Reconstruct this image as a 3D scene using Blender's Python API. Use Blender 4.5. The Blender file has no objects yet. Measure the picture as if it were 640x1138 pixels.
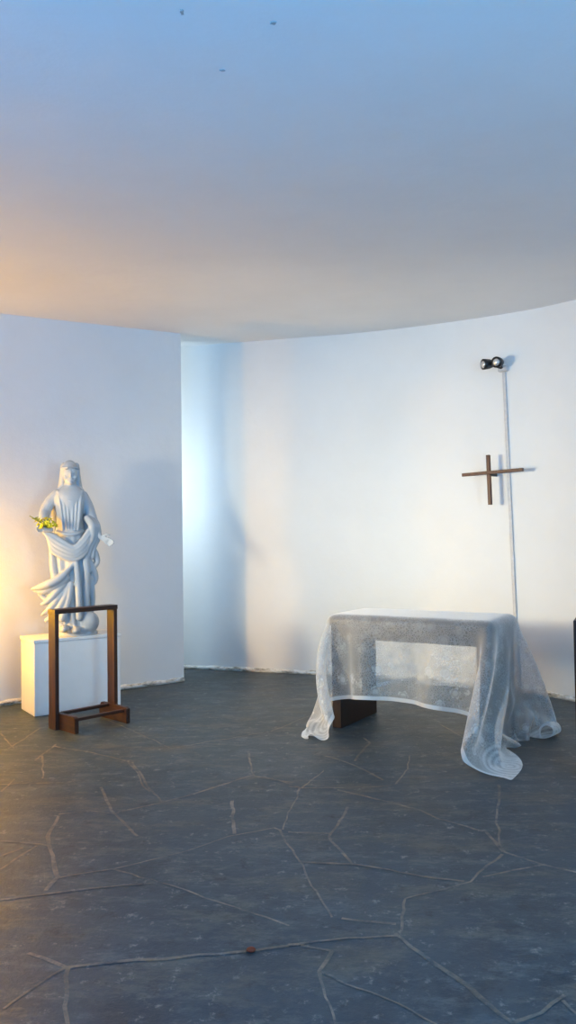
import bpy, bmesh, math, random, base64, zlib
import numpy as np
from mathutils import Vector, Matrix
random.seed(7); np.random.seed(7)
S = bpy.context.scene
C = S.collection
PI = math.pi
R = math.radians

# ------------------------------------------------------------------ camera
FPX = 880.0                      # focal length in pixels of the 640x1138 frame
PITCH = math.atan(27/FPX); ROLL = R(0.80)
EYE = Vector((0, 0, 1.5))
_f = Vector((0, math.cos(PITCH), math.sin(PITCH)))
_u0 = Vector((0, -math.sin(PITCH), math.cos(PITCH))); _r0 = Vector((1, 0, 0))
_r = _r0*math.cos(ROLL) - _u0*math.sin(ROLL)
_u = _u0*math.cos(ROLL) + _r0*math.sin(ROLL)
cd = bpy.data.cameras.new('camera'); cam = bpy.data.objects.new('camera', cd); C.objects.link(cam)
cd.sensor_fit = 'VERTICAL'; cd.sensor_height = 36; cd.sensor_width = 36*640/1138
cd.lens = 36*FPX/1138; cd.clip_start = .05
M = Matrix((_r, _u, -_f)).transposed().to_4x4(); M.translation = EYE
cam.matrix_world = M
S.camera = cam

# ------------------------------------------------------------------ light and exposure
S.view_settings.view_transform = 'Standard'; S.view_settings.look = 'None'
S.view_settings.gamma = 1; S.view_settings.use_curve_mapping = False
S.view_settings.exposure = 0.10
wd = bpy.data.worlds.new('world'); S.world = wd; wd.use_nodes = True
wd.node_tree.nodes['Background'].inputs[0].default_value = (.35, .6, 1, 1)
wd.node_tree.nodes['Background'].inputs[1].default_value = .05

def area(name, loc, to, size, sizey, col, power, spread=180):
    l = bpy.data.lights.new(name, 'AREA'); l.shape = 'RECTANGLE'; l.size = size; l.size_y = sizey
    l.color = col; l.energy = power; l.spread = R(spread)
    o = bpy.data.objects.new(name, l); C.objects.link(o); o.location = loc
    o.rotation_euler = (Vector(to)-Vector(loc)).to_track_quat('-Z', 'Z').to_euler()
    return o
area('doorway_daylight', (-1.0, -1.9, .75), (-1.15, -.6, 3.0), 2.6, 1.2, (.015, .40, 1), 245, 130)
area('right_fill_light', (3.33, -.6, 1.7), (-2, 7, 1.4), 1.4, 1.2, (.42, .74, 1), 175)  # blue fill added at the right-hand wall; no window opens there
area('key_window_light', (-4.22, 3.6, 1.85), (1.4, 8.1, 1.30), .34, 1.0, (1, .83, .52), 44, 58)
area('blue_window_light', (-4.22, 4.5, 1.70), (1.6, 7.9, 1.75), .22, 1.0, (.70, .90, 1), 10, 60)
def point(name, loc, rad, col, power):
    l = bpy.data.lights.new(name, 'POINT'); l.shadow_soft_size = rad; l.color = col; l.energy = power
    o = bpy.data.objects.new(name, l); C.objects.link(o); o.location = loc
AMBER = (-3.13, 6.52, 1.12)
point('amber_wall_lamp_light', AMBER, .06, (1, .48, .0), 104)
area('passage_window_light', (-2.45, 8.52, 2.1), (-.9, 8.85, 2.1), .22, 1.0, (.76, .92, 1), 28)


# ------------------------------------------------------------------ helpers
def ray(px, py): return (_f*FPX + _r*(px-320) + _u*(569-py)).normalized()
def on_floor(px, py, z=0.0):
    d = ray(px, py); return EYE + d*((z-EYE.z)/d.z)
def at_y(px, py, y):
    d = ray(px, py); return EYE + d*(y/d.y)

def tag(o, label=None, cat=None, group=None, kind=None):
    if label: o['label'] = label
    if cat: o['category'] = cat
    if group: o['group'] = group
    if kind: o['kind'] = kind
    return o
def empty(name, loc, rz=0, label=None, cat=None):
    o = bpy.data.objects.new(name, None); C.objects.link(o); o.location = loc; o.rotation_euler = (0, 0, rz)
    o.empty_display_size = .1
    return tag(o, label, cat)
def link(name, bm, mat, parent=None, smooth=False, mats=None):
    me = bpy.data.meshes.new(name)
    bmesh.ops.recalc_face_normals(bm, faces=bm.faces)
    bm.to_mesh(me); bm.free()
    for m in (mats or [mat]): me.materials.append(m)
    if smooth:
        for p in me.polygons: p.use_smooth = True
    o = bpy.data.objects.new(name, me); C.objects.link(o)
    if parent: o.parent = parent
    return o
def add_box(bm, x0, x1, y0, y1, z0, z1, bev=0.0, seg=2):
    r = bmesh.ops.create_cube(bm, size=1)
    vs = r['verts']
    bmesh.ops.scale(bm, vec=(x1-x0, y1-y0, z1-z0), verts=vs)
    bmesh.ops.translate(bm, vec=((x0+x1)/2, (y0+y1)/2, (z0+z1)/2), verts=vs)
    if bev:
        es = {e for v in vs for e in v.link_edges}
        bmesh.ops.bevel(bm, geom=list(es), offset=bev, segments=seg, affect='EDGES', profile=.5)
    return vs
def add_tube(bm, pts, rad, n=12, flat=None, cap=True):
    """tube along pts; rad scalar or list; flat=(axis vector, factor) squashes sections"""
    pts = [Vector(p) for p in pts]
    if not isinstance(rad, (list, tuple)): rad = [rad]*len(pts)
    rings = []
    prev = None
    for i, p in enumerate(pts):
        t = (pts[min(i+1, len(pts)-1)]-pts[max(i-1, 0)]).normalized()
        if prev is None:
            a = t.orthogonal().normalized()
        else:
            a = (prev - t*prev.dot(t))
            a = a.normalized() if a.length > 1e-6 else t.orthogonal().normalized()
        prev = a; b = t.cross(a)
        ring = []
        for k in range(n):
            w = 2*PI*k/n
            o = (a*math.cos(w)+b*math.sin(w))*rad[i]
            if flat:
                ax = flat[0]; o = o - ax*(o.dot(ax))*(1-flat[1])
            ring.append(bm.verts.new(p+o))
        rings.append(ring)
    for r0, r1 in zip(rings, rings[1:]):
        for k in range(n): bm.faces.new((r0[k], r0[(k+1) % n], r1[(k+1) % n], r1[k]))
    if cap:
        bm.faces.new(rings[0][::-1]); bm.faces.new(rings[-1])
def add_ell(bm, c, r, seg=20, ring=12, rot=None):
    q = bmesh.ops.create_uvsphere(bm, u_segments=seg, v_segments=ring, radius=1)
    vs = q['verts']; bmesh.ops.scale(bm, vec=r, verts=vs)
    if rot is not None: bmesh.ops.rotate(bm, cent=(0, 0, 0), matrix=rot, verts=vs)
    bmesh.ops.translate(bm, vec=c, verts=vs)
def crom(P, n=8):
    P = [Vector(p) for p in P]; out = []
    Q = [P[0]*2-P[1]] + P + [P[-1]*2-P[-2]]
    for i in range(1, len(Q)-2):
        p0, p1, p2, p3 = Q[i-1:i+3]
        for k in range(n):
            t = k/n
            out.append(.5*((2*p1)+(p2-p0)*t+(2*p0-5*p1+4*p2-p3)*t*t+(3*p1-p0-3*p2+p3)*t**3))
    out.append(P[-1]); return out

# ------------------------------------------------------------------ materials
def newmat(name):
    m = bpy.data.materials.new(name); m.use_nodes = True
    nt = m.node_tree; b = nt.nodes['Principled BSDF']
    return m, nt, b
def N(nt, t, **kw):
    n = nt.nodes.new(t)
    for k, v in kw.items(): setattr(n, k, v)
    return n
def noise(nt, scale, detail=5, rough=.6, coord='Object', vec=None):
    n = N(nt, 'ShaderNodeTexNoise'); n.inputs['Scale'].default_value = scale
    n.inputs['Detail'].default_value = detail; n.inputs['Roughness'].default_value = rough
    if vec is None:
        tc = N(nt, 'ShaderNodeTexCoord'); vec = tc.outputs[coord]
    nt.links.new(vec, n.inputs['Vector']); return n.outputs['Fac']
def ramp(nt, fac, stops):
    r = N(nt, 'ShaderNodeValToRGB'); e = r.color_ramp.elements
    while len(e) < len(stops): e.new(.5)
    for i, (p, c) in enumerate(stops):
        e[i].position = p; e[i].color = (*c, 1) if len(c) == 3 else c
    nt.links.new(fac, r.inputs[0]); return r.outputs[0]
def mix(nt, fac, a, b, typ='MIX'):
    m = N(nt, 'ShaderNodeMix', data_type='RGBA', blend_type=typ)
    for s, v in ((m.inputs[0], fac), (m.inputs[6], a), (m.inputs[7], b)):
        if isinstance(v, (int, float)): s.default_value = v
        elif isinstance(v, tuple): s.default_value = (*v, 1)
        else: nt.links.new(v, s)
    return m.outputs[2]
def math_(nt, op, a, b=None, c=None):
    m = N(nt, 'ShaderNodeMath', operation=op)
    for i, v in enumerate((a, b, c)):
        if v is None: continue
        if isinstance(v, (int, float)): m.inputs[i].default_value = v
        else: nt.links.new(v, m.inputs[i])
    return m.outputs[0]
def bump(nt, b, h, strength=.3, dist=.01):
    n = N(nt, 'ShaderNodeBump'); n.inputs['Strength'].default_value = strength; n.inputs['Distance'].default_value = dist
    nt.links.new(h, n.inputs['Height']); nt.links.new(n.outputs[0], b.inputs['Normal'])

def plaster(name, col, stain=(.7, .68, .64), sc=1.3):
    m, nt, b = newmat(name)
    f = noise(nt, sc, 6, .6)
    c = ramp(nt, f, [(.30, tuple(x*.96 for x in col)), (.6, col)])
    g = ramp(nt, noise(nt, 9, 8, .75), [(.70, (0, 0, 0)), (.82, (.16,)*3)])
    c = mix(nt, g, c, stain)
    nt.links.new(c, b.inputs['Base Color']); b.inputs['Roughness'].default_value = .62
    h = math_(nt, 'ADD', noise(nt, 3.0, 3, .5), math_(nt, 'MULTIPLY', noise(nt, 60, 4, .6), .12))
    bump(nt, b, h, .25, .03)
    return m
M_wall = plaster('white_wall_paint', (.86, .86, .85))
M_ceil = plaster('white_ceiling_paint', (.84, .84, .84))
M_ped = plaster('white_pedestal_paint', (.86, .86, .86), sc=3)
M_stat = plaster('white_statue_paint', (.50, .52, .54), sc=4)

def skirt_mat():
    m, nt, b = newmat('scuffed_skirting_paint')
    mp = N(nt, 'ShaderNodeMapping'); tc = N(nt, 'ShaderNodeTexCoord')
    nt.links.new(tc.outputs['Object'], mp.inputs[0]); mp.inputs['Scale'].default_value = (1, 1, 4)
    f = noise(nt, 7, 8, .75, vec=mp.outputs[0])
    c = ramp(nt, f, [(.36, (.16, .15, .13)), (.47, (.55, .52, .46)), (.55, (.84, .83, .80))])
    nt.links.new(c, b.inputs['Base Color']); b.inputs['Roughness'].default_value = .7
    bump(nt, b, f, .4, .01); return m
M_skirt = skirt_mat()

def slate(name, mortar):
    m, nt, b = newmat(name)
    big = noise(nt, .9, 6, .62); mid = noise(nt, 5, 8, .7); fine = noise(nt, 42, 6, .7)
    c = ramp(nt, big, [(.34, (.012, .029, .043)), (.52, (.025, .048, .068)), (.68, (.055, .073, .083))])
    c = mix(nt, ramp(nt, mid, [(.44, (0, 0, 0)), (.60, (.6,)*3)]), c, (.068, .086, .098))
    tc = N(nt, 'ShaderNodeTexCoord'); mp = N(nt, 'ShaderNodeMapping'); mp.inputs['Scale'].default_value = (1, 2.4, 1); mp.inputs['Rotation'].default_value = (0, 0, .5)
    nt.links.new(tc.outputs['Object'], mp.inputs[0])
    c = mix(nt, ramp(nt, noise(nt, 3.4, 10, .85, vec=mp.outputs[0]), [(.50, (0, 0, 0)), (.62, (.7,)*3)]), c, (.122, .146, .160))
    c = mix(nt, ramp(nt, noise(nt, 1.7, 8, .75, vec=mp.outputs[0]), [(.50, (0, 0, 0)), (.64, (.6,)*3)]), c, (.105, .088, .066))
    c = mix(nt, ramp(nt, noise(nt, 13, 8, .8), [(.57, (0, 0, 0)), (.66, (.8,)*3)]), c, (.27, .26, .245))
    c = mix(nt, ramp(nt, noise(nt, 8, 9, .8), [(.34, (.75,)*3), (.45, (0, 0, 0))]), c, (.012, .017, .022))
    if mortar:
        k = ramp(nt, noise(nt, 9, 8, .75), [(.38, (.05,)*3), (.62, (.9,)*3)])
        mc = ramp(nt, noise(nt, 3, 4, .6), [(.35, (.19, .135, .085)), (.65, (.36, .29, .225))])
        c = mix(nt, k, c, mc)
    nt.links.new(c, b.inputs['Base Color'])
    rr = ramp(nt, mid, [(.3, (.40,)*3), (.7, (.62,)*3)]); nt.links.new(rr, b.inputs['Roughness'])
    h = math_(nt, 'ADD', math_(nt, 'MULTIPLY', mid, .6), math_(nt, 'MULTIPLY', fine, .35))
    bump(nt, b, h, .35, .02)
    return m
M_slate = slate('dark_slate', False); M_mortar = slate('slate_joint_mortar', True)

def wood(name, c0, c1, rough=.45, ax=(14, 14, 1.2)):
    m, nt, b = newmat(name)
    tc = N(nt, 'ShaderNodeTexCoord'); mp = N(nt, 'ShaderNodeMapping'); mp.inputs['Scale'].default_value = ax
    nt.links.new(tc.outputs['Object'], mp.inputs[0])
    f = noise(nt, 2.4, 7, .65, vec=mp.outputs[0])
    nt.links.new(ramp(nt, f, [(.32, c0), (.68, c1)]), b.inputs['Base Color'])
    b.inputs['Roughness'].default_value = rough; bump(nt, b, f, .12, .004); return m
M_wood = wood('reddish_dark_wood', (.018, .0055, .0035), (.072, .022, .010))
M_woodx = wood('reddish_dark_wood_lengthwise', (.018, .0055, .0035), (.072, .022, .010), ax=(1.2, 14, 14))
M_table = wood('dark_table_wood', (.012, .004, .0025), (.036, .011, .006))
M_cross = wood('cross_wood', (.045, .011, .005), (.125, .034, .011))

def simple(name, col, rough=.5, metal=0.0, bumps=None):
    m, nt, b = newmat(name)
    f = noise(nt, 25, 4, .6)
    nt.links.new(ramp(nt, f, [(.3, tuple(x*.85 for x in col)), (.7, col)]), b.inputs['Base Color'])
    b.inputs['Roughness'].default_value = rough; b.inputs['Metallic'].default_value = metal
    return m
M_black = simple('black_lamp_metal', (.012, .012, .014), .32)
M_bulb = simple('silvered_lamp_glass', (.75, .70, .66), .18, .6)
M_trunk = simple('grey_white_plastic', (.66, .65, .66), .5)
M_green = simple('green_stem', (.26, .30, .04), .6)
M_petal = simple('yellow_petal', (.85, .72, .03), .6)
M_white = simple('white_paint', (.8, .8, .78), .5)
M_rust = simple('red_brown_clay', (.22, .035, .012), .6)
M_stain = simple('brown_ceiling_stain', (.46, .42, .40), .8)

# ------------------------------------------------------------------ the room
CZ0, CZY, CSL = 3.585, 7.2, .070                       # the ceiling rises gently towards the back
def ceil_z(x, y): return CZ0 + CSL*(y-CZY)
def wall_strip(name, path, th_dir=None, extra=.12, mat=None, thick=.15):
    """upright wall following a floor path, with a thickness away from the room"""
    bm = bmesh.new(); P = [Vector((p[0], p[1], 0)) for p in path]
    inner = []; outer = []
    for i, p in enumerate(P):
        t = (P[min(i+1, len(P)-1)]-P[max(i-1, 0)]).normalized()
        n = Vector((-t.y, t.x, 0))*thick                # left of the walking direction = outside
        top = ceil_z(p.x, p.y)+extra
        inner.append((bm.verts.new((p.x, p.y, -.02)), bm.verts.new((p.x, p.y, top))))
        q = p+n
        outer.append((bm.verts.new((q.x, q.y, -.02)), bm.verts.new((q.x, q.y, top))))
    for a, b, c, d in zip(inner, inner[1:], outer, outer[1:]):
        bm.faces.new((a[0], b[0], b[1], a[1])); bm.faces.new((c[0], c[1], d[1], d[0]))
        bm.faces.new((a[1], b[1], d[1], c[1])); bm.faces.new((a[0], c[0], d[0], b[0]))
    for k in (0, -1):
        bm.faces.new((inner[k][0], inner[k][1], outer[k][1], outer[k][0]))
    o = link(name, bm, mat or M_wall, smooth=True)
    o.data.set_sharp_from_angle(angle=R(35))
    return tag(o, kind='structure')

# back wall: the curved wall behind the altar, carried round to the right
bw = [on_floor(x, y).to_2d() for x, y in ((205, 742.5), (257, 745), (330, 748.5), (400, 752), (480, 758), (560, 767), (605, 773), (640, 779.5), (690, 790), (740, 803))]
bw = [Vector((-2.75, bw[0].y+.22)), Vector((-1.9, bw[0].y+.16))] + bw + [Vector((3.22, 5.3)), Vector((3.38, 4.2)), Vector((3.42, 2.6)), Vector((3.4, .2)), Vector((3.4, -2.5))]
BWC = [Vector((p.x, p.y)) for p in crom([Vector((p.x, p.y, 0)) for p in bw], 6)]
# gentle smoothing of the traced curve
for _ in range(10):
    BWC = [BWC[0]]+[(BWC[i-1]+BWC[i]*2+BWC[i+1])/4 for i in range(1, len(BWC)-1)]+[BWC[-1]]
wall_strip('wall_back', BWC)
def on_back(px, py, off=0.0):
    """where the sight line of a pixel meets the back wall (moved off it by off towards the room)"""
    d = ray(px, py)
    for a, b in zip(BWC, BWC[1:]):
        e = b-a; den = d.x*e.y-d.y*e.x
        if abs(den) < 1e-9: continue
        t = (a.x*e.y-a.y*e.x)/den; s = (a.x*d.y-a.y*d.x)/den
        if t > 0 and -1e-6 <= s <= 1+1e-6:
            tan = e.normalized(); n = Vector((tan.y, -tan.x, 0))
            if n.dot(Vector((d.x, d.y, 0))) > 0: n = -n
            return EYE + d*t + n*off, Vector((tan.x, tan.y, 0)), n
# left wall; its unseen return is added to cut off the passage light
A = on_floor(0, 784.5).to_2d(); B = on_floor(204.5, 757).to_2d()
ld = (B-A).normalized(); LW0 = B - ld*4.05
RET = Vector((-1.235, 8.74))
LN = Vector((ld.y, -ld.x))                              # towards the room
def left_pt(s, off=0): return LW0 + ld*s + LN*off
bm = bmesh.new()
foot = [LW0, B, Vector((B.x-.045, B.y+.10)), RET, RET+Vector((-.16, .02)), B-ld*.35-LN*.12, LW0-LN*.14]
lo = [bm.verts.new((p.x, p.y, -.02)) for p in foot]; hi = [bm.verts.new((p.x, p.y, ceil_z(p.x, p.y)+.12)) for p in foot]
n = len(foot)
for i in range(n): bm.faces.new((lo[i], lo[(i+1) % n], hi[(i+1) % n], hi[i]))
bm.faces.new(lo[::-1]); bm.faces.new(hi)
tag(link('wall_left', bm, M_wall), kind='structure')

def window(name, x, y0, y1, z0, z1, tint, n):
    m, nt, b = newmat('stained_pane_%d' % n)
    b.inputs['Base Color'].default_value = (*tint, 1); b.inputs['Roughness'].default_value = .25
    b.inputs['Emission Color'].default_value = (*tint, 1); b.inputs['Emission Strength'].default_value = .6
    bm = bmesh.new(); add_box(bm, x-.05, x-.03, y0, y1, z0, z1)
    o = link('window_%d' % n, bm, m); tag(o, kind='structure')
    bm = bmesh.new(); t = .04
    add_box(bm, x-.06, x-.005, y0-t, y0, z0-t, z1+t); add_box(bm, x-.06, x-.005, y1, y1+t, z0-t, z1+t)
    add_box(bm, x-.06, x-.005, y0, y1, z0-t, z0); add_box(bm, x-.06, x-.005, y0, y1, z1, z1+t)
    link('window_frame', bm, M_white, o)
# side wall at the far left, with its tall narrow windows (all outside the frame)
XS = -4.25
def side_wall(name, x, y0, y1, holes, th=.14):
    """wall facing +x with rectangular openings (y0,y1,z0,z1)"""
    bm = bmesh.new(); ys = [y0]
    for h in holes: ys += [h[0], h[1]]
    ys.append(y1)
    for i in range(0, len(ys), 2):
        add_box(bm, x-th, x, ys[i], ys[i+1], -.02, 3.75)
    for h in holes:
        add_box(bm, x-th, x, h[0], h[1], -.02, h[2]); add_box(bm, x-th, x, h[0], h[1], h[3], 3.75)
    return tag(link(name, bm, M_wall), kind='structure')
holes = [(3.40, 3.82, 1.3, 2.4), (4.35, 4.65, 1.15, 2.25)]
side_wall('wall_far_left', XS, -2.5, LW0.y+.1, holes)
for i, (h, t) in enumerate(zip(holes, ((1, .97, .85), (.45, .7, 1)))):
    window('', XS, h[0]+.04, h[1]-.04, h[2]+.04, h[3]-.04, t, i+1)
# passage end behind the left wall
ph = [(8.36, 8.68, 1.55, 2.85)]
side_wall('wall_passage', -2.52, 7.62, BWC[0].y+.2, ph)
window('', -2.52, 8.40, 8.64, 1.59, 2.81, (.4, .7, 1), 3)
# made-up window frame on the solid right-hand wall, dressing the fill light
bm = bmesh.new()
for a in ((3.36, 3.42, -1.36, -1.30, 1.04, 2.36), (3.36, 3.42, .10, .16, 1.04, 2.36), (3.36, 3.42, -1.30, .10, 1.04, 1.10), (3.36, 3.42, -1.30, .10, 2.30, 2.36)): add_box(bm, *a)
fill_frame = tag(link('window_4', bm, M_white), kind='structure')
# rear wall behind the camera, with the open doorway that lets the daylight in
bm = bmesh.new()
add_box(bm, -4.4, -2.35, -2.64, -2.5, -.02, 3.2); add_box(bm, .35, 3.6, -2.64, -2.5, -.02, 3.2)
add_box(bm, -2.35, .35, -2.64, -2.5, 2.3, 3.2)
tag(link('wall_rear', bm, M_wall), kind='structure')

# ceiling
bm = bmesh.new()
xs = np.linspace(-4.6, 3.75, 16); ys = np.linspace(-2.7, 9.8, 24)
for zoff in (0, .15):
    g = [[bm.verts.new((x, y, ceil_z(x, y)+zoff)) for x in xs] for y in ys]
    for j in range(len(ys)-1):
        for i in range(len(xs)-1):
            bm.faces.new((g[j][i], g[j][i+1], g[j+1][i+1], g[j+1][i]))
ceiling = tag(link('ceiling', bm, M_ceil, smooth=True), kind='structure')
def on_ceil(px, py):
    d = ray(px, py); t = (CZ0+CSL*(0-CZY)-EYE.z)/(d.z-CSL*d.y); return EYE+d*t
for (px, py, sx, sy) in ((202, 13, .008, .016), (304, 25, .012, .008), (247, 78, .014, .005)):
    p = on_ceil(px, py); bm = bmesh.new(); vs = []
    for k in range(14):
        w = 2*PI*k/14; r_ = random.uniform(.6, 1.3)
        vs.append((p.x+math.cos(w)*sx*r_, p.y+math.sin(w)*sy*r_*1.4))
    top = [bm.verts.new((x, y, ceil_z(x, y)+.002)) for x, y in vs]; bot = [bm.verts.new((p.x+(x-p.x)*.8, p.y+(y-p.y)*.8, ceil_z(x, y)-.003)) for x, y in vs]
    bm.faces.new(bot)
    for k in range(14): bm.faces.new((top[k], top[(k+1) % 14], bot[(k+1) % 14], bot[k]))
    o = link('paint_chip', bm, M_stain, ceiling)

# floor: slate slabs with traced mortar joints (one mesh, two materials)
bm = bmesh.new()
g = [[bm.verts.new((x, y, 0)) for x in np.linspace(-4.6, 3.75, 20)] for y in np.linspace(-2.7, 9.8, 32)]
for j in range(31):
    for i in range(19): bm.faces.new((g[j][i], g[j][i+1], g[j+1][i+1], g[j+1][i]))
JOINTS = [
 ((360,840),(385,847),(427,867)), ((320,874),(335,876),(375,876),(420,874),(440,872)), ((440,872),(452,855),(455,840)),
 ((335,876),(362,857)), ((335,876),(320,903),(312,922)), ((312,922),(322,945),(335,962),(357,997),(367,1020)),
 ((375,878),(430,892),(465,900),(485,910),(540,925),(560,947)), ((387,897),(367,930),(392,960),(445,969),(515,981)),
 ((540,925),(557,945)), ((552,872),(554,915),(559,947)), ((560,947),(600,960),(645,971)), ((560,950),(525,981),(450,999),(442,1025),(441,1037)),
 ((537,975),(605,960)), ((441,1037),(470,1060),(520,1097),(572,1137)), ((572,1137),(600,1125),(625,1105)), ((625,1112),(645,1130)),
 ((320,1050),(340,1047),(385,1042),(441,1040)), ((335,1050),(370,1057)), ((355,1080),(395,1097),(440,1117),(485,1140)), ((352,1080),(372,1140)),
 ((370,1057),(355,1080)), ((320,925),(367,927)), ((332,957),(392,960)), ((380,1020),(440,1027)),
 ((0,935),(30,937),(57,940)), ((0,967),(40,940)), ((0,952),(25,942)), ((47,840),(48,865)),
 ((147,847),(165,877),(180,892)), ((112,875),(127,905),(150,930)), ((125,905),(180,892),(225,880),(280,862),(325,870)),
 ((0,872),(70,870)), ((65,905),(100,902),(125,905)), ((65,907),(55,930),(65,975),(50,990)),
 ((65,975),(130,965),(207,947),(255,930),(305,920)), ((257,890),(258,927)), ((127,965),(200,987),(270,1012),(320,1030)),
 ((0,1000),(100,987),(167,982)), ((75,1075),(150,1067),(220,1060),(280,1055),(320,1050)), ((75,1075),(30,1100),(0,1120)),
 ((75,1075),(67,1120),(75,1140)), ((30,1060),(75,1075)), ((305,920),(312,922)),
 ((0,805),(50,806)), ((10,832),(46,809)), ((40,845),(62,827)), ((60,829),(100,836),(142,845)), ((142,845),(155,868),(165,880)),
 ((310,868),(335,876)), ((0,880),(16,866)), ((0,815),(14,832)), ((190,832),(300,813)), ((276,835),(283,862)),
 ((488,805),(515,820)), ((395,846),(410,826),(404,820)), ((300,813),(345,795)), ((120,800),(190,832)),
]
def joint(pp):
    W = [on_floor(x, y).to_2d() for x, y in pp]
    P = []
    for a, b in zip(W, W[1:]):
        nseg = max(2, int((b-a).length/.05))
        for k in range(nseg): P.append(a.lerp(b, k/nseg))
    P.append(W[-1])
    nrm = []
    for i in range(len(P)):
        t = (P[min(i+1, len(P)-1)]-P[max(i-1, 0)]).normalized(); nrm.append(Vector((-t.y, t.x)))
    off = 0; w = .009; L = []; Rr = []
    z = .0012+random.random()*.0006
    base = random.uniform(.003, .0085)
    for i, p in enumerate(P):
        off = off*.8+random.gauss(0, .004); w = w*.7+.3*(base*random.uniform(.5, 1.7))
        q = p+nrm[i]*off
        L.append(bm.verts.new((q.x+nrm[i].x*w, q.y+nrm[i].y*w, z))); Rr.append(bm.verts.new((q.x-nrm[i].x*w, q.y-nrm[i].y*w, z)))
    for i in range(len(P)-1):
        f = bm.faces.new((L[i], Rr[i], Rr[i+1], L[i+1])); f.material_index = 1
for j in JOINTS: joint(j)
tag(link('floor', bm, None, mats=[M_slate, M_mortar]), kind='structure')

# low plastered skirting along the walls
def skirting(name, path, h, t):
    bm = bmesh.new(); P = [Vector((p[0], p[1], 0)) for p in path]; rows = []
    for i, p in enumerate(P):
        d = (P[min(i+1, len(P)-1)]-P[max(i-1, 0)]).normalized(); nn = Vector((d.y, -d.x, 0))
        hh = h*random.uniform(.75, 1.15); tt = t*random.uniform(.8, 1.2)
        rows.append([bm.verts.new(p+nn*o+Vector((0, 0, z))) for o, z in ((-.01, 0), (tt, 0), (tt*.9, hh*.6), (tt*.45, hh*.92), (-.01, hh))])
    for a, b in zip(rows, rows[1:]):
        for k in range(4): bm.faces.new((a[k], b[k], b[k+1], a[k+1]))
    bm.faces.new(rows[0]); bm.faces.new(rows[-1])
    return tag(link(name, bm, M_skirt, smooth=True), kind='structure')
def resample(P, d):
    out = [P[0]]
    for a, b in zip(P, P[1:]):
        n = max(1, int((b-a).length/d))
        out += [a.lerp(b, (k+1)/n) for k in range(n)]
    return out
skirting('baseboard_back', resample(BWC[4:-12], .06), .045, .022)
skirting('baseboard_left', resample([left_pt(.05), B], .06), .050, .016)
# the amber lamp on the left wall, just beyond the picture's edge
la = Vector(AMBER); sl = (la.to_2d()-LW0).dot(ld); wp = left_pt(sl); off = (la.to_2d()-wp).length
wl = empty('wall_lamp', (wp.x, wp.y, la.z), math.atan2(ld.y, ld.x), 'amber lamp bracketed to the left wall beyond the left edge of the photo', 'lamp')
bm = bmesh.new(); add_box(bm, -.05, .05, -.02, 0, -.24, -.10, .006); link('back_plate', bm, M_black, wl)
bm = bmesh.new(); add_tube(bm, crom([(0, -.01, -.17), (0, -off*.5, -.20), (0, -off*.9, -.18), (0, -off, -.11)], 5), .010, 10); link('lamp_arm', bm, M_black, wl, smooth=True)
bm = bmesh.new(); add_tube(bm, [(0, -off, -.12), (0, -off, -.10), (0, -off, -.075)], [.020, .045, .050], 20); link('lamp_cup', bm, M_black, wl, smooth=True)

# ------------------------------------------------------------------ conduit and lamps on the back wall
TOPP, tanT, nT = on_back(560.5, 414); BOT = on_back(572, 680)[0]
zb = .05
pts = []
for k in range(25):
    t = k/24
    px = 560.5+(577.0-560.5)*t; py = 414+(770.5-414)*t
    p, tn, nn = on_back(px, py, .009); p.z = max(p.z, .046); pts.append((p, tn, nn))
bm = bmesh.new(); rows = []
for p, tn, nn in pts:
    rows.append([bm.verts.new(p+tn*a*.016+nn*b*.011) for a, b in ((-1, -1), (-1, .7), (-.8, 1), (.8, 1), (1, .7), (1, -1))])
for a, b in zip(rows, rows[1:]):
    for k in range(6): bm.faces.new((a[k], a[(k+1) % 6], b[(k+1) % 6], b[k]))
bm.faces.new(rows[0]); bm.faces.new(rows[-1][::-1])
tag(link('cable_conduit', bm, M_trunk), 'thin vertical whitish cable conduit running down the curved wall behind the altar', 'conduit')

fp, ft, fn = on_back(560, 410)
lamp = empty('wall_spotlight', fp, 0, 'small twin black spotlight fixture high on the wall at the conduit top', 'lamp')
def lw(px, py, off): return on_back(px, py, off)[0]-fp
bm = bmesh.new()
c = lw(560.3, 410, .02)
rot = Matrix((ft, fn, Vector((0, 0, 1)))).transposed().to_4x4()
vs = add_box(bm, -.045, .045, -.015, .045, -.03, .025, .008); 
bmesh.ops.transform(bm, matrix=rot, verts=bm.verts)
link('mounting_plate', bm, M_trunk, lamp)
for (px, py, off, dx) in ((548.5, 407, .13, (-.55, .0)), (560.5, 405, .13, (.05, .0))):
    c = lw(px, py, off); aim = (fn*.9+ft*dx[0]+Vector((0, 0, -.12))).normalized()
    bm = bmesh.new()
    add_tube(bm, [Vector((0, 0, 0))+fn*.03, c*.6+fn*.02, c-aim*.03], .010, 8)
    link('lamp_arm', bm, M_black, lamp, smooth=True)
    bm = bmesh.new()
    prof = [(-.062, .018), (-.060, .030), (-.045, .038), (-.02, .046), (.02, .050), (.048, .052), (.050, .050), (.048, .044), (.030, .040)]
    add_tube(bm, [c+aim*a for a, b in prof], [b for a, b in prof], 24)
    hd = link('lamp_head', bm, M_black, lamp, smooth=True)
    bm = bmesh.new()
    prof = [(.020, .012), (.032, .028), (.046, .036), (.056, .030), (.062, .015)]
    add_tube(bm, [c+aim*a for a, b in prof], [b for a, b in prof], 20)
    link('bulb', bm, M_bulb, hd, smooth=True)

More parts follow.
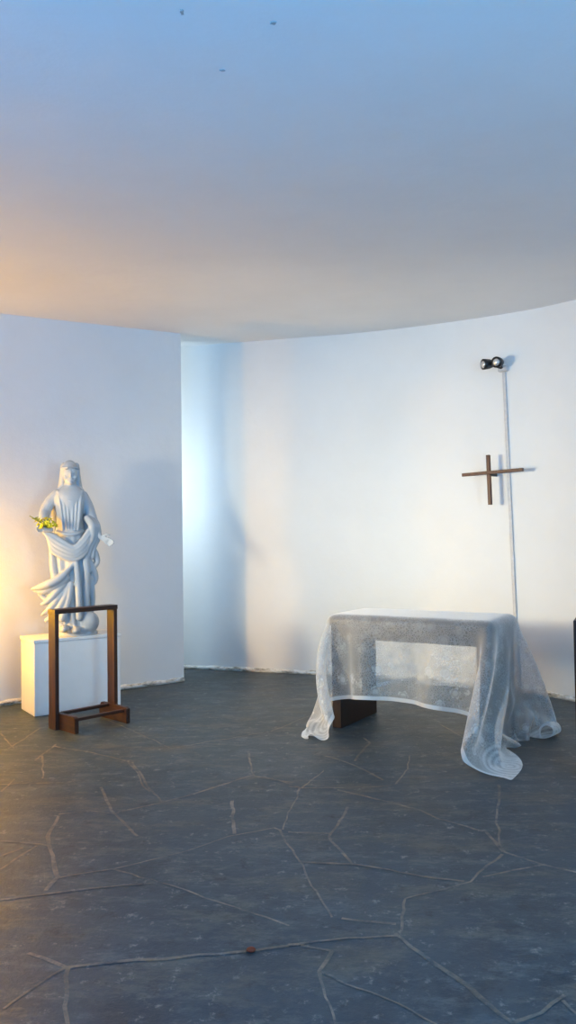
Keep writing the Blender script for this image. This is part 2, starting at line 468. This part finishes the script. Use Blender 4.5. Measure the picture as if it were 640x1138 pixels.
# ------------------------------------------------------------------ cross
CP, ct, cn = on_back(551.5, 527.5, .16)
cr = empty('cross', CP, 0, 'plain thin brown wooden cross hung on the curved white wall above the altar', 'cross')
roll = R(1.3)
ex = (ct*math.cos(roll)+Vector((0, 0, 1))*math.sin(roll)).normalized()
if ex.x < 0: ex = -ex
ez = (Vector((0, 0, 1))*math.cos(roll)-ct*math.sin(roll)).normalized()
CM = Matrix((ex, -cn, ez)).transposed().to_4x4()
def cbox(name, *a, mat=None, bev=.003):
    bm = bmesh.new(); add_box(bm, *a, bev); bmesh.ops.transform(bm, matrix=CM, verts=bm.verts)
    return link(name, bm, mat or M_cross, cr)
cbox('upright_bar', -.017, .017, -.014, .016, -.295, .180)
cbox('cross_bar', -.275, .345, -.020, .010, -.005, .026)
cbox('wall_peg', -.008, .008,   .016, .165, -.02, .012, mat=M_black)

# ------------------------------------------------------------------ pedestal
P0 = on_floor(38, 797); P1 = on_floor(135, 783.5)
pd = (P1-P0).normalized(); pw = (P1-P0).length
pz = math.atan2(pd.y, pd.x)
PH = .648; PD = .40
pn = Vector((-pd.y, pd.x, 0))
pc = P0+pd*(pw/2)+pn*(PD/2)
ped = empty('pedestal', pc, pz, 'low white painted box pedestal standing against the left wall under the statue', 'pedestal')
bm = bmesh.new(); add_box(bm, -pw/2+.004, pw/2-.004, -PD/2+.004, PD/2, 0, PH-.030, .006); link('pedestal_box', bm, M_ped, ped)
bm = bmesh.new(); add_box(bm, -pw/2-.006, pw/2+.006, -PD/2-.006, PD/2+.004, PH-.030, PH, .006); link('pedestal_top', bm, M_ped, ped)

# ------------------------------------------------------------------ wooden frame stand
F0 = Vector((-1.85, 6.27, 0)); fx = Vector((.70, .713, 0)).normalized(); fz = math.atan2(fx.y, fx.x)
FW = .575; FH = .945; FD = .105; T = .034
st = empty('frame_stand', F0, fz, 'dark reddish wooden open upright frame on two feet in front of the pedestal', 'stand')
for x in (0, FW-T):
    bm = bmesh.new(); add_box(bm, x, x+T, 0, FD, 0, FH-.036, .003); link('upright', bm, M_wood, st)
bm = bmesh.new(); add_box(bm, -.003, FW+.003, -.004, FD+.004, FH-.036, FH, .003); link('top_board', bm, M_woodx, st)
M_woody = wood('reddish_dark_wood_foot', (.018, .0055, .0035), (.072, .022, .010), ax=(14, 1.2, 14))
for x in (T+.001, FW-T-.037):
    bm = bmesh.new()
    prof = [(-.23, 0), (.175, 0), (.175, .085), (.15, .125), (-.20, .128), (-.23, .118)]
    a = [bm.verts.new((x, y, z)) for y, z in prof]; b = [bm.verts.new((x+.036, y, z)) for y, z in prof]
    bm.faces.new(a); bm.faces.new(b[::-1])
    for k in range(6): bm.faces.new((a[k], a[(k+1) % 6], b[(k+1) % 6], b[k]))
    bmesh.ops.bevel(bm, geom=list(bm.edges), offset=.003, segments=2, affect='EDGES')
    link('foot_board', bm, M_woody, st)
for (y, z) in ((-.20, .088), (.02, .105)):
    bm = bmesh.new(); add_box(bm, T+.037, FW-T-.037, y, y+.034, z, z+.024, .003); link('stretcher', bm, M_woodx, st)

# ------------------------------------------------------------------ statue
PXM = .00822
SC = on_floor(84, 790)                                    # replaced below by the pedestal centre
d = ray(84.5, 705.5); sp = None
sp = EYE + d*((PH-EYE.z)/d.z)
sp = Vector((pc.x+.03, pc.y+.0, PH))
# keep the sight line of the photo: slide along the pedestal to the right column
best = min((abs(((sp+pd*s)-EYE).x/((sp+pd*s)-EYE).y-(84.5-320)/FPX), s) for s in np.linspace(-.3, .3, 121))[1]
sp = sp+pd*best
DST = (sp-EYE).y; PXM = DST/FPX*1.02
statue = empty('statue', sp, R(15), 'pale painted statue of a veiled robed woman standing on the white pedestal', 'statue')
def q(px, py, y=0.0): return Vector(((px-84.5)*PXM, y, max(0.0, (705.5-py))*PXM))
def remesh(o, vox, sm=6):
    bpy.context.view_layer.objects.active = o
    m = o.modifiers.new('r', 'REMESH'); m.mode = 'VOXEL'; m.voxel_size = vox; m.use_smooth_shade = True
    s = o.modifiers.new('s', 'SMOOTH'); s.factor = .5; s.iterations = sm
    dg = bpy.context.evaluated_depsgraph_get(); me = bpy.data.meshes.new_from_object(o.evaluated_get(dg))
    o.modifiers.clear(); o.data = me
    for p in me.polygons: p.use_smooth = True
def chain(bm, pts, n=14, sub=5, flat=None):
    """smooth tapering tube with round ends: pts = (px, py, y, radius in px)"""
    P = crom([(a, b, c) for a, b, c, r in pts], sub); rr = []
    rad = [p[3] for p in pts]
    for i in range(len(P)):
        t = i/sub; k = min(int(t), len(rad)-2); rr.append((rad[k]+(rad[k+1]-rad[k])*(t-k))*PXM)
    Q = [q(p.x, p.y, p.z) for p in P]
    add_tube(bm, Q, rr, n, flat=flat)
    add_ell(bm, Q[0], (rr[0],)*3, 12, 8); add_ell(bm, Q[-1], (rr[-1],)*3, 12, 8)
YA = Vector((0, 1, 0))
# robe and torso: stacked folded sections  (py, left, right, depth half in px, centre y in m, fold amplitude)
SEC = [(704, 64, 100, 17, .00, .06), (692, 62, 101, 18, .0, .10), (680, 61, 100, 17, .0, .11), (665, 60.5, 99, 16.5, .0, .11), (650, 60, 98.5, 16, 0, .10),
       (632, 58.5, 98, 16, 0, .07), (615, 58, 97, 15.5, 0, .05), (602, 60, 95, 14.5, 0, .03), (590, 63.5, 92, 13, 0, .02), (578, 64, 92, 13, -.01, .015),
       (566, 62.5, 93.5, 13.5, -.015, .01), (557, 61.5, 95, 13, -.01, 0), (551, 63.5, 93.5, 11.5, .0, 0), (546.5, 68, 89.5, 9, .005, 0), (543, 72, 85.5, 7, .0, 0), (535, 73, 84.5, 6.2, -.005, 0)]
bm = bmesh.new(); rings = []
nn = 72; SS = crom([Vector((a, b, c)) for a, b, c, *_ in SEC], 4); S2 = crom([Vector((d_, e, f)) for _, _, _, d_, e, f in SEC], 4)
for i, (s, s2) in enumerate(zip(SS, S2)):
    py, xl, xr = s; cx = (xl+xr)/2; hw = (xr-xl)/2; dp, cy, amp = s2; ring = []
    for k in range(nn):
        w = 2*PI*k/nn
        fold = amp*(math.cos(9*w+.8*math.sin(py*.04)+.6)*.7+math.cos(15*w-py*.02)*.45)
        r_ = 1+fold
        ring.append(bm.verts.new(q(cx+hw*math.cos(w)*r_, py, cy+dp*PXM*math.sin(w)*r_)))
    rings.append(ring)
for a, b in zip(rings, rings[1:]):
    for k in range(nn): bm.faces.new((a[k], a[(k+1) % nn], b[(k+1) % nn], b[k]))
bm.faces.new(rings[0][::-1]); bm.faces.new(rings[-1])
# folds of the dress over the chest, and the girdle
for a, b, c in ((67, 70, 71), (71.5, 73.5, 75), (76.5, 76.8, 77.5), (81.5, 81, 80.5), (86, 84.5, 83.5), (90, 88, 86.5)):
    chain(bm, [(a, 557, -.085, 1.0), ((a+b)/2, 566, -.112, 1.5), (b, 578, -.112, 1.5), (c, 592, -.100, 1.3)])
chain(bm, [(64, 594, -.05, 1.6), (70, 596.5, -.105, 1.7), (78, 597.5, -.125, 1.8), (86, 596.5, -.105, 1.7), (92, 594, -.05, 1.6)])
chain(bm, [(66, 551, -.045, 1.8), (71, 557, -.085, 1.8), (78.5, 561.5, -.112, 1.8), (86, 557, -.085, 1.8), (91, 551, -.045, 1.8)])
# head and face
add_ell(bm, q(78.5, 531, -.012), (.066, .083, .100), 28, 18)
add_ell(bm, q(79, 538.5, -.040), (.046, .048, .052))
add_ell(bm, q(79.2, 533.2, -.094), (.0095, .017, .022))                  # nose
add_ell(bm, q(79.2, 530.5, -.088), (.007, .012, .024))
for s in (-1, 1):
    add_ell(bm, q(79.2+s*3.6, 527.8, -.080), (.021, .012, .006))        # brows
    add_ell(bm, q(79.2+s*3.6, 529.8, -.076), (.011, .010, .006))       # eyelids
    add_ell(bm, q(79+s*4.6, 535.5, -.062), (.020, .022, .022))       # cheeks
add_ell(bm, q(79.2, 537.2, -.085), (.019, .008, .0045)); add_ell(bm, q(79.2, 538.6, -.084), (.016, .008, .0045))
add_ell(bm, q(79.2, 541.6, -.075), (.020, .018, .014))
# arms
chain(bm, [(65, 554, .0, 6.2), (57, 563, .0, 6.4), (52.5, 573, -.02, 6.0), (52, 580, -.09, 5.4), (55, 588, -.16, 4.2), (57, 592, -.19, 2.6)])
chain(bm, [(92, 556, .0, 6.0), (97, 567, .0, 6.2), (101, 580, -.02, 6.0), (105, 590, -.06, 5.0), (108.5, 598, -.09, 3.0), (111, 602, -.10, 2.2)])
def hand(w, d0, side, L=.085, curl=.25):
    """palm and five fingers at wrist w, pointing d0, thumb towards side"""
    d0 = d0.normalized(); side = (side-d0*side.dot(d0)).normalized(); nrm = d0.cross(side)
    add_tube(bm, [w-d0*.01, w+d0*.03, w+d0*.07, w+d0*.08], [.018, .028, .031, .022], 12, flat=(nrm, .55))
    for k, (o, l) in enumerate(((.024, .064), (.008, .074), (-.008, .068), (-.022, .052))):
        b0 = w+d0*.072+side*o; b1 = b0+d0*l*.5+side*o*.18+nrm*curl*l*.25; b2 = b1+d0*l*.45+nrm*curl*l*.6
        add_tube(bm, [b0-d0*.015, b0, b1, b2], [.009, .0095, .0088, .006], 8)
    t0 = w+d0*.02+side*.022
    add_tube(bm, [t0, t0+side*.028+d0*.022, t0+side*.036+d0*.052], [.012, .0105, .007], 8)
hand(q(110, 600.5, -.10), Vector((.75, -.25, -.45)), Vector((.25, -.3, 1)))
hand(q(60, 592.5, -.19), Vector((-.85, -.2, .12)), Vector((0, -.5, 1)), curl=-.4)
# feet
for px, py, dy in ((72, 697, -.17), (84, 699, -.17)):
    add_ell(bm, q(px, py, dy), (.042, .085, .035))
fig = link('figure', bm, M_stat, statue); remesh(fig, .005, 2)
# veil over the head and down the back
bm = bmesh.new()
add_ell(bm, q(78.3, 529.0, .014), (.074, .090, .106), 28, 18)
add_tube(bm, [q(78.5+9.3*math.cos(w), 525.6+2.2*abs(math.sin(w))*-.2, -.004-.088*math.sin(w)) for w in np.linspace(0, PI, 13)], .0125, 10)
chain(bm, [(71, 528, -.01, 2.6), (70.6, 537, .0, 2.6), (70.3, 544, .015, 2.6), (66, 551, .045, 3.2), (62.5, 562, .07, 3.6), (62, 580, .08, 3.6), (60, 610, .08, 3.6)])
chain(bm, [(86.5, 528, -.01, 2.6), (86.8, 537, .0, 2.6), (87, 544, .015, 2.6), (91, 551, .045, 3.2), (93.5, 562, .07, 3.6), (94, 580, .08, 3.6), (97, 610, .08, 3.6)])
for a in (-8, -4, 0, 4, 8):
    chain(bm, [(78.5+a*.8, 522, .05, 3.6), (78.5+a, 540, .075, 4.2), (78.5+a*1.4, 560, .095, 4.4), (78.5+a*1.7, 600, .10, 4.2), (78.5+a*1.9, 640, .11, 4.2)])
veil = link('veil', bm, M_stat, statue); remesh(veil, .0058, 3)
# the front of the veil must leave the face open
bmv = bmesh.new(); bmv.from_mesh(veil.data)
fc = q(79.2, 534.0, 0)
kill = [v for v in bmv.verts if v.co.y < -.02 and ((v.co.x-fc.x)/.050)**2+((v.co.z-fc.z)/.074)**2 < 1]
bmesh.ops.delete(bmv, geom=kill, context='VERTS'); bmv.to_mesh(veil.data); bmv.free()
# mantle: sash across the hips, cascade from the right arm, wind-blown flare at the left
bm = bmesh.new()
for k, (o, y) in enumerate(((0, -.145), (4, -.150), (8, -.148), (12.5, -.142), (17, -.135))):
    chain(bm, [(51+o*.35, 594+o*.35, -.16, 2.0), (60, 598+o*.9, y-.01, 2.9), (71, 605+o*.95, y-.015, 3.1), (82, 611+o*.75, y-.01, 3.0), (91, 604+o*.95, y+.0, 3.0), (99, 592+o*.95, y+.03, 2.8), (104, 586+o*.8, y+.06, 2.2)])
for k, (o, y) in enumerate(((0, -.09), (5, -.07), (-5, -.11))):                 # over the right forearm
    chain(bm, [(99+o*.6, 580, y+.04, 3.6), (103.5+o*.5, 588, y-.01, 4.2), (104+o*.6, 600, y, 4.0), (99+o*.7, 612, y-.01, 3.4), (96+o, 622, y-.01, 3.0)])
chain(bm, [(99, 608, -.06, 4.2), (104.5, 620, -.05, 4.2), (106.5, 628, -.05, 3.0), (101, 634, -.06, 3.6), (97, 637, -.08, 3)])
chain(bm, [(98, 628, -.07, 4.2), (103.5, 640, -.05, 4.0), (104.5, 648, -.05, 2.6), (99, 652, -.06, 3.6), (95, 655, -.07, 3)])
chain(bm, [(98, 645, -.06, 4.6), (100, 658, -.05, 4.2), (101.5, 669, -.05, 3.0), (99, 685, -.05, 3.2)])
chain(bm, [(94, 615, -.10, 4), (95, 640, -.10, 4.2), (94.5, 665, -.10, 4), (95, 686, -.09, 4)])
chain(bm, [(83.5, 622, -.13, 2.6), (85.5, 640, -.15, 3.2), (86.5, 662, -.155, 3.4), (87, 686, -.16, 3.6)])
# flare
chain(bm, [(84, 625, -.125, 2.2), (77, 634, -.155, 2.6), (68, 643, -.18, 4.2), (57, 649, -.17, 4.6), (47, 652.5, -.13, 3.4), (39, 654.5, -.10, 1.2)])
chain(bm, [(72, 644, -.13, 6.5), (62, 651, -.13, 6.0), (51, 657, -.11, 4.2), (41.5, 656.5, -.09, 1.6)])
chain(bm, [(72, 640, -.10, 6), (64, 655, -.10, 6.5), (56, 666, -.10, 3.6), (47, 661, -.09, 2.0)])
chain(bm, [(72, 650, -.13, 3.6), (62, 661, -.15, 3.6), (54, 668.5, -.13, 2.8), (49, 671, -.11, 1.6)])
chain(bm, [(74, 655, -.12, 4), (64, 668, -.14, 4.2), (56, 677, -.12, 3.2), (49.5, 682, -.10, 1.6)])
chain(bm, [(77, 655, -.13, 4), (70, 670, -.15, 4.2), (62, 682, -.14, 3.6), (54, 688, -.11, 2.4)])
chain(bm, [(79, 650, -.135, 3.2), (76, 668, -.155, 3.6), (70, 686, -.16, 4.0)])
chain(bm, [(61, 600, -.06, 3.4), (60, 620, -.07, 3.6), (62, 640, -.09, 4.0), (66, 650, -.11, 4)])
man = link('mantle', bm, M_stat, statue); remesh(man, .0055, 2)
# base: cloud-like mound with a globe
bm = bmesh.new()
r_ = [q(63, 705, 0), q(108, 705, 0)]
add_tube(bm, [Vector((.0, -.01, 0)), Vector((0, -.01, .02)), Vector((0, -.01, .04))], [.185, .185, .165], 40, flat=(YA, .85))
add_ell(bm, q(97, 692, -.085), (.094, .085, .098)); add_ell(bm, q(80, 697, -.10), (.07, .07, .06)); add_ell(bm, q(70, 695, -.06), (.06, .08, .075))
add_ell(bm, q(88, 690, .05), (.12, .08, .10)); add_ell(bm, q(88, 700, -.13), (.07, .05, .035))
bs = link('base', bm, M_stat, statue); remesh(bs, .007, 4)

# bouquet in the statue's hand
fb = empty('flower_bouquet', sp, R(15), 'small bunch of yellow flowers held in the statue’s outstretched hand', 'flowers')
rng = random.Random(5)
def stemmed(tip, root, head):
    bm = bmesh.new(); mid = (tip+root)/2+Vector((0, -.01, .012))
    add_tube(bm, crom([root, mid, tip], 5), .0038, 6)
    for k in range(2):
        a = root.lerp(tip, rng.uniform(.35, .8)); u = Vector((rng.uniform(-1, 1), rng.uniform(-.6, .2), rng.uniform(.1, 1))).normalized()
        v = u.cross(Vector((.3, 1, .2))).normalized()
        pts = [a, a+u*.02+v*.009, a+u*.05, a+u*.02-v*.009]
        bm.faces.new([bm.verts.new(x) for x in pts])
    link('stem', bm, M_green, fb)
    if not head: return
    bm = bmesh.new(); ax = (tip-root).normalized(); a = ax.orthogonal().normalized(); b = ax.cross(a)
    for k in range(8):
        w = 2*PI*k/8; r0 = a*math.cos(w)+b*math.sin(w); t0 = ax.cross(r0)
        P = [tip, tip+r0*.014+t0*.009+ax*.008, tip+r0*.036+ax*.016, tip+r0*.014-t0*.009+ax*.008]
        bm.faces.new([bm.verts.new(x) for x in P])
    add_ell(bm, tip+ax*.008, (.011, .011, .011), 10, 6)
    link('flower_head', bm, M_petal, fb)
root = q(57, 592, -.20)
for (px, py, dy, h) in ((50, 583, -.21, 1), (54, 581, -.19, 1), (58, 582, -.22, 1), (61, 585, -.21, 1), (47, 587, -.22, 1), (55, 586, -.26, 1), (50, 589, -.25, 1),
                        (63, 588, -.24, 1), (44, 591, -.22, 0), (37.5, 577.5, -.20, 0), (40, 580, -.22, 0), (45, 583, -.20, 1), (58, 588, -.27, 1)):
    stemmed(q(px, py, dy), root, h)

# ------------------------------------------------------------------ altar table
TW, TD, TZ = 1.34, .66, .875
TA = R(-32)
FLc = Vector((.28, 6.26, 0)); tdx = Vector((math.cos(TA), math.sin(TA), 0)); tdy = Vector((-math.sin(TA), math.cos(TA), 0))
TC = FLc+tdx*TW/2+tdy*TD/2
tb = empty('altar_table', TC, TA, 'dark brown wooden altar table with slab legs under the white lace cloth', 'table')
bm = bmesh.new(); add_box(bm, -TW/2+.014, TW/2-.014, -TD/2+.014, TD/2-.014, TZ-.095, TZ-.002, .044, 5); link('tabletop', bm, M_table, tb)
for y0 in (-TD/2+.012, TD/2-.042):
    bm = bmesh.new(); add_box(bm, -TW/2+.125, TW/2-.125, y0, y0+.03, TZ-.175, TZ-.055, .003); link('apron', bm, M_table, tb)
for x0 in (-TW/2+.045, TW/2-.125):
    bm = bmesh.new(); add_box(bm, x0, x0+.08, -TD/2+.012, TD/2-.012, 0, TZ-.055, .006); link('leg', bm, M_table, tb)

# lace cloth draped over the table
def cloth_mat():
    m, nt, b = newmat('white_lace')
    nt.nodes.remove(b)
    out = nt.nodes['Material Output']
    uv = N(nt, 'ShaderNodeUVMap', uv_map='UVMap'); sep = N(nt, 'ShaderNodeSeparateXYZ'); nt.links.new(uv.outputs[0], sep.inputs[0])
    u, v = sep.outputs[0], sep.outputs[1]
    CU, CV = 3.2, 1.84
    eu = math_(nt, 'MINIMUM', u, math_(nt, 'SUBTRACT', CU, u)); ev = math_(nt, 'MINIMUM', v, math_(nt, 'SUBTRACT', CV, v))
    e = math_(nt, 'MINIMUM', eu, ev)
    def gt(x, t, s=.006): 
        mr = N(nt, 'ShaderNodeMapRange'); mr.interpolation_type = 'SMOOTHSTEP'
        nt.links.new(x, mr.inputs[0]); mr.inputs[1].default_value = t-s; mr.inputs[2].default_value = t+s; return mr.outputs[0]
    hem = math_(nt, 'SUBTRACT', 1.0, gt(e, .030, .003))
    border = math_(nt, 'MULTIPLY', gt(e, .05), math_(nt, 'SUBTRACT', 1.0, gt(e, .30)))
    # flower sprays: voronoi cells with petalled outline
    vo = N(nt, 'ShaderNodeTexVoronoi'); vo.feature = 'F1'; vo.inputs['Scale'].default_value = 9.0; vo.inputs['Randomness'].default_value = .55
    nt.links.new(uv.outputs[0], vo.inputs['Vector'])
    vd = vo.outputs['Distance']
    petal = noise(nt, 38, 3, .5, vec=uv.outputs[0])
    fl = math_(nt, 'SUBTRACT', 1.0, gt(math_(nt, 'ADD', vd, math_(nt, 'MULTIPLY', math_(nt, 'SUBTRACT', petal, .5), .55)), .34, .05))
    ringv = math_(nt, 'MULTIPLY', gt(math_(nt, 'ABSOLUTE', math_(nt, 'SUBTRACT', vd, .26)), .05, .02), 1.0)
    fl = math_(nt, 'MULTIPLY', fl, math_(nt, 'ADD', .35, math_(nt, 'MULTIPLY', ringv, .65)))
    # fine net
    net = noise(nt, 260, 2, .5, vec=uv.outputs[0])
    # lace net of small cells
    ln = N(nt, 'ShaderNodeTexVoronoi'); ln.feature = 'DISTANCE_TO_EDGE'; ln.inputs['Scale'].default_value = 56
    nt.links.new(uv.outputs[0], ln.inputs['Vector'])
    lace = math_(nt, 'SUBTRACT', 1.0, gt(ln.outputs['Distance'], .10, .06))
    patch = gt(noise(nt, 4.5, 3, .5, vec=uv.outputs[0]), .50, .07)
    lace = math_(nt, 'MULTIPLY', lace, math_(nt, 'ADD', .25, math_(nt, 'MULTIPLY', patch, .75)))
    # scalloped corner medallions
    cu = math_(nt, 'SUBTRACT', eu, .24); cv = math_(nt, 'SUBTRACT', ev, .24)
    rad = math_(nt, 'SQRT', math_(nt, 'ADD', math_(nt, 'MULTIPLY', cu, cu), math_(nt, 'MULTIPLY', cv, cv)))
    rw = math_(nt, 'SINE', math_(nt, 'MULTIPLY', rad, 150.0))
    med = math_(nt, 'MULTIPLY', math_(nt, 'SUBTRACT', 1.0, gt(rad, .21, .006)), math_(nt, 'ADD', .35, math_(nt, 'MULTIPLY', rw, .3)))
    a = math_(nt, 'ADD', .18, math_(nt, 'MULTIPLY', net, .16))
    a = math_(nt, 'ADD', a, math_(nt, 'MULTIPLY', math_(nt, 'MULTIPLY', fl, math_(nt, 'ADD', .35, math_(nt, 'MULTIPLY', border, .65))), .24))
    a = math_(nt, 'ADD', a, math_(nt, 'MULTIPLY', med, .40)); a = math_(nt, 'ADD', a, math_(nt, 'MULTIPLY', lace, .10))
    a = math_(nt, 'MAXIMUM', a, math_(nt, 'MULTIPLY', hem, .80))
    a = math_(nt, 'MINIMUM', a, .92)
    df = N(nt, 'ShaderNodeBsdfPrincipled'); df.inputs['Base Color'].default_value = (.86, .86, .85, 1); df.inputs['Roughness'].default_value = .42; df.inputs['Sheen Weight'].default_value = .8
    tr = N(nt, 'ShaderNodeBsdfTranslucent'); tr.inputs[0].default_value = (.86, .86, .85, 1)
    # the threads close up when the sheet is seen slantwise
    ge = N(nt, 'ShaderNodeNewGeometry'); dt_ = N(nt, 'ShaderNodeVectorMath', operation='DOT_PRODUCT')
    nt.links.new(ge.outputs['Normal'], dt_.inputs[0]); nt.links.new(ge.outputs['Incoming'], dt_.inputs[1])
    co = math_(nt, 'MAXIMUM', math_(nt, 'ABSOLUTE', dt_.outputs['Value']), .08)
    a = math_(nt, 'SUBTRACT', 1.0, math_(nt, 'POWER', math_(nt, 'SUBTRACT', 1.0, a), math_(nt, 'DIVIDE', 1.0, co)))
    m1 = N(nt, 'ShaderNodeMixShader'); m1.inputs[0].default_value = .24
    nt.links.new(df.outputs[0], m1.inputs[1]); nt.links.new(tr.outputs[0], m1.inputs[2])
    tp = N(nt, 'ShaderNodeBsdfTransparent'); m2 = N(nt, 'ShaderNodeMixShader')
    nt.links.new(a, m2.inputs[0]); nt.links.new(tp.outputs[0], m2.inputs[1]); nt.links.new(m1.outputs[0], m2.inputs[2])
    nt.links.new(m2.outputs[0], out.inputs[0])
    return m
# lace cloth: a sheet of point masses falls over the rounded table top and settles on the floor
CH = .04                                                  # grid spacing in metres
def settle_cloth(steps=460, iters=13):
    rs = np.random.RandomState(3)
    W, D, zt = TW, TD, TZ
    U = np.arange(-W/2-.80, W/2+.92+1e-6, CH); V = np.arange(-D/2-.58, D/2+.60+1e-6, CH)
    nu, nv = len(U), len(V)
    X = np.zeros((nv, nu, 3)); X[..., 0] = U[None, :]; X[..., 1] = V[:, None]; X[..., 2] = zt+.02+rs.rand(nv, nu)*.004
    Vel = np.zeros_like(X); cons = []
    def add(di, dj, stiff):
        J, I = np.meshgrid(np.arange(nv), np.arange(nu), indexing='ij')
        ok = (J+dj >= 0) & (J+dj < nv) & (I+di >= 0) & (I+di < nu)
        J, I = J[ok], I[ok]; a = J*nu+I; b = (J+dj)*nu+I+di
        c = (I//abs(di)) % 2 if di else (J//abs(dj)) % 2
        for k in (0, 1): cons.append((a[c == k], b[c == k], CH*math.hypot(di, dj), stiff))
    for di, dj, s in ((1, 0, 1), (0, 1, 1), (1, 1, .35), (1, -1, .35), (2, 0, .10), (0, 2, .10), (4, 0, .02), (0, 4, .02)): add(di, dj, s)
    tg = {}
    def pull(iu, iv, x, y, z=.006): tg[(iv % nv)*nu+(iu % nu)] = np.array([x, y, z])
    # where the corners lie on the floor
    for t in PULLS: pull(*t)
    RR = .05; half = np.array([W/2, D/2, .05])-RR; cen = np.array([0, 0, zt-.05])
    def collide(X, Xp):
        qq = np.abs(X-cen)-half; s = np.sign(X-cen); s[s == 0] = 1
        qo = np.maximum(qq, 0); l = np.linalg.norm(qo, axis=-1); dd = l+np.minimum(qq.max(-1), 0)-RR-.010
        nr = qo/np.maximum(l, 1e-9)[..., None]
        ins = l <= 1e-9
        nr = np.where(ins[..., None], np.eye(3)[qq.argmax(-1)], nr)*s
        m = dd < 0
        if m.any():
            X[m] -= dd[m][:, None]*nr[m]
            dx = X[m]-Xp[m]; X[m] -= .55*(dx-(dx*nr[m]).sum(-1, keepdims=True)*nr[m])
        m = (X[..., 2] < .85) & (np.abs(X[..., 0]) < W/2+.004) & (np.abs(X[..., 1]) < D/2+.004)
        if m.any():
            x = X[m]; a = W/2-np.abs(x[:, 0]) < D/2-np.abs(x[:, 1])
            x[a, 0] = np.sign(x[a, 0])*(W/2+.004); x[~a, 1] = np.sign(x[~a, 1])*(D/2+.004); X[m] = x
        f = X[..., 2] < .006
        if f.any():
            X[f, 2] = .006; X[f, :2] -= .7*(X[f, :2]-Xp[f, :2])
    dt = 1/90
    for st in range(steps):
        Xp = X.copy(); Vel *= .985; Vel[..., 2] -= 9.8*dt
        X = X+Vel*dt; F = X.reshape(-1, 3)
        w = min(1, max(0, (st-30)/180))*.12
        for it in range(iters):
            for a, b, L, k in cons:
                d = F[b]-F[a]; l = np.sqrt((d*d).sum(1)); c = l-L
                if k < .2: c = np.minimum(c, 0)
                d *= (.5*k*c/np.maximum(l, 1e-6))[:, None]
                F[a] += d; F[b] -= d
            for i, t in tg.items(): F[i] += (t-F[i])*w
            X = F.reshape(nv, nu, 3)
            if it % 3 == 2: collide(X, Xp)
        collide(X, Xp)
        Vel = (X-Xp)/dt
        sp_ = np.linalg.norm(Vel, axis=-1, keepdims=True); Vel *= np.minimum(1, 3/np.maximum(sp_, 1e-6))
        if st > steps-120: Vel *= .9
    return X
PULLS = [(-1, 0, TW/2+.34, -TD/2-.80), (-9, 0, TW/2-.02, -TD/2-.72, .02), (-1, 11, TW/2+.15, -.36), (-1, 16, TW/2+.02, -.24), (-1, 21, TW/2+.10, -.14), (-1, 26, TW/2+.01, -.06),
         (-1, 31, TW/2+.09, .02), (-1, 36, TW/2+.03, .10), (-1, -1, TW/2+.24, TD/2-.30), (-7, -1, TW/2+.13, TD/2+.0, .02), (-13, -1, TW/2-.04, TD/2+.08, .12), (0, 0, -TW/2+.10, -TD/2-.40), (7, 0, -TW/2+.24, -TD/2-.42, .05),
         (0, 9, -TW/2-.06, -TD/2-.12, .02), (0, 16, -TW/2-.02, -TD/2+.05, .06), (0, 24, -TW/2-.06, 0, .08), (0, 36, -TW/2-.04, .15, .08)]
arr = settle_cloth(); NV, NU = arr.shape[:2]

bm = bmesh.new(); uvl = bm.loops.layers.uv.new('UVMap')
g = [[bm.verts.new(arr[j, i]) for i in range(NU)] for j in range(NV)]
for j in range(NV-1):
    for i in range(NU-1):
        f = bm.faces.new((g[j][i], g[j][i+1], g[j+1][i+1], g[j+1][i]))
        for lp, (a, b) in zip(f.loops, ((i, j), (i+1, j), (i+1, j+1), (i, j+1))): lp[uvl].uv = (a*.04, b*.04)
cl = link('tablecloth', bm, cloth_mat(), smooth=True)
cl.location = (TC.x, TC.y, 0.0); cl.rotation_euler = (0, 0, TA)
ss = cl.modifiers.new('sub', 'SUBSURF'); ss.levels = 1; ss.render_levels = 2
tag(cl, 'sheer white lace tablecloth draped over the altar table and trailing on the floor', 'tablecloth')

# ------------------------------------------------------------------ dark bench end at the right edge, and the small thing on the floor
bx = on_floor(641.2, 868)
pew = empty('bench', (bx.x, bx.y, 0), R(-24), 'dark wooden bench end just showing at the right edge of the photo', 'bench')
def pbox(name, *a):
    bm = bmesh.new(); add_box(bm, *a, .006); return link(name, bm, M_table, pew)
pbox('end_panel', 0, .045, 0, .46, 0, .966); pbox('seat', .045, .80, .02, .40, .40, .44); pbox('backrest', .045, .80, .42, .455, .44, .93); pbox('end_panel', .80, .845, 0, .46, 0, .966)
p = on_floor(279, 1057)
bm = bmesh.new(); add_ell(bm, (0, 0, .006), (.017, .015, .008), 16, 8)
for v in bm.verts: v.co += Vector((random.uniform(-1, 1), random.uniform(-1, 1), random.uniform(-.5, .5)))*.0012
o = link('pebble', bm, M_rust, smooth=True); o.location = p
tag(o, 'tiny red-brown pebble lying on the slate floor in the foreground', 'pebble')
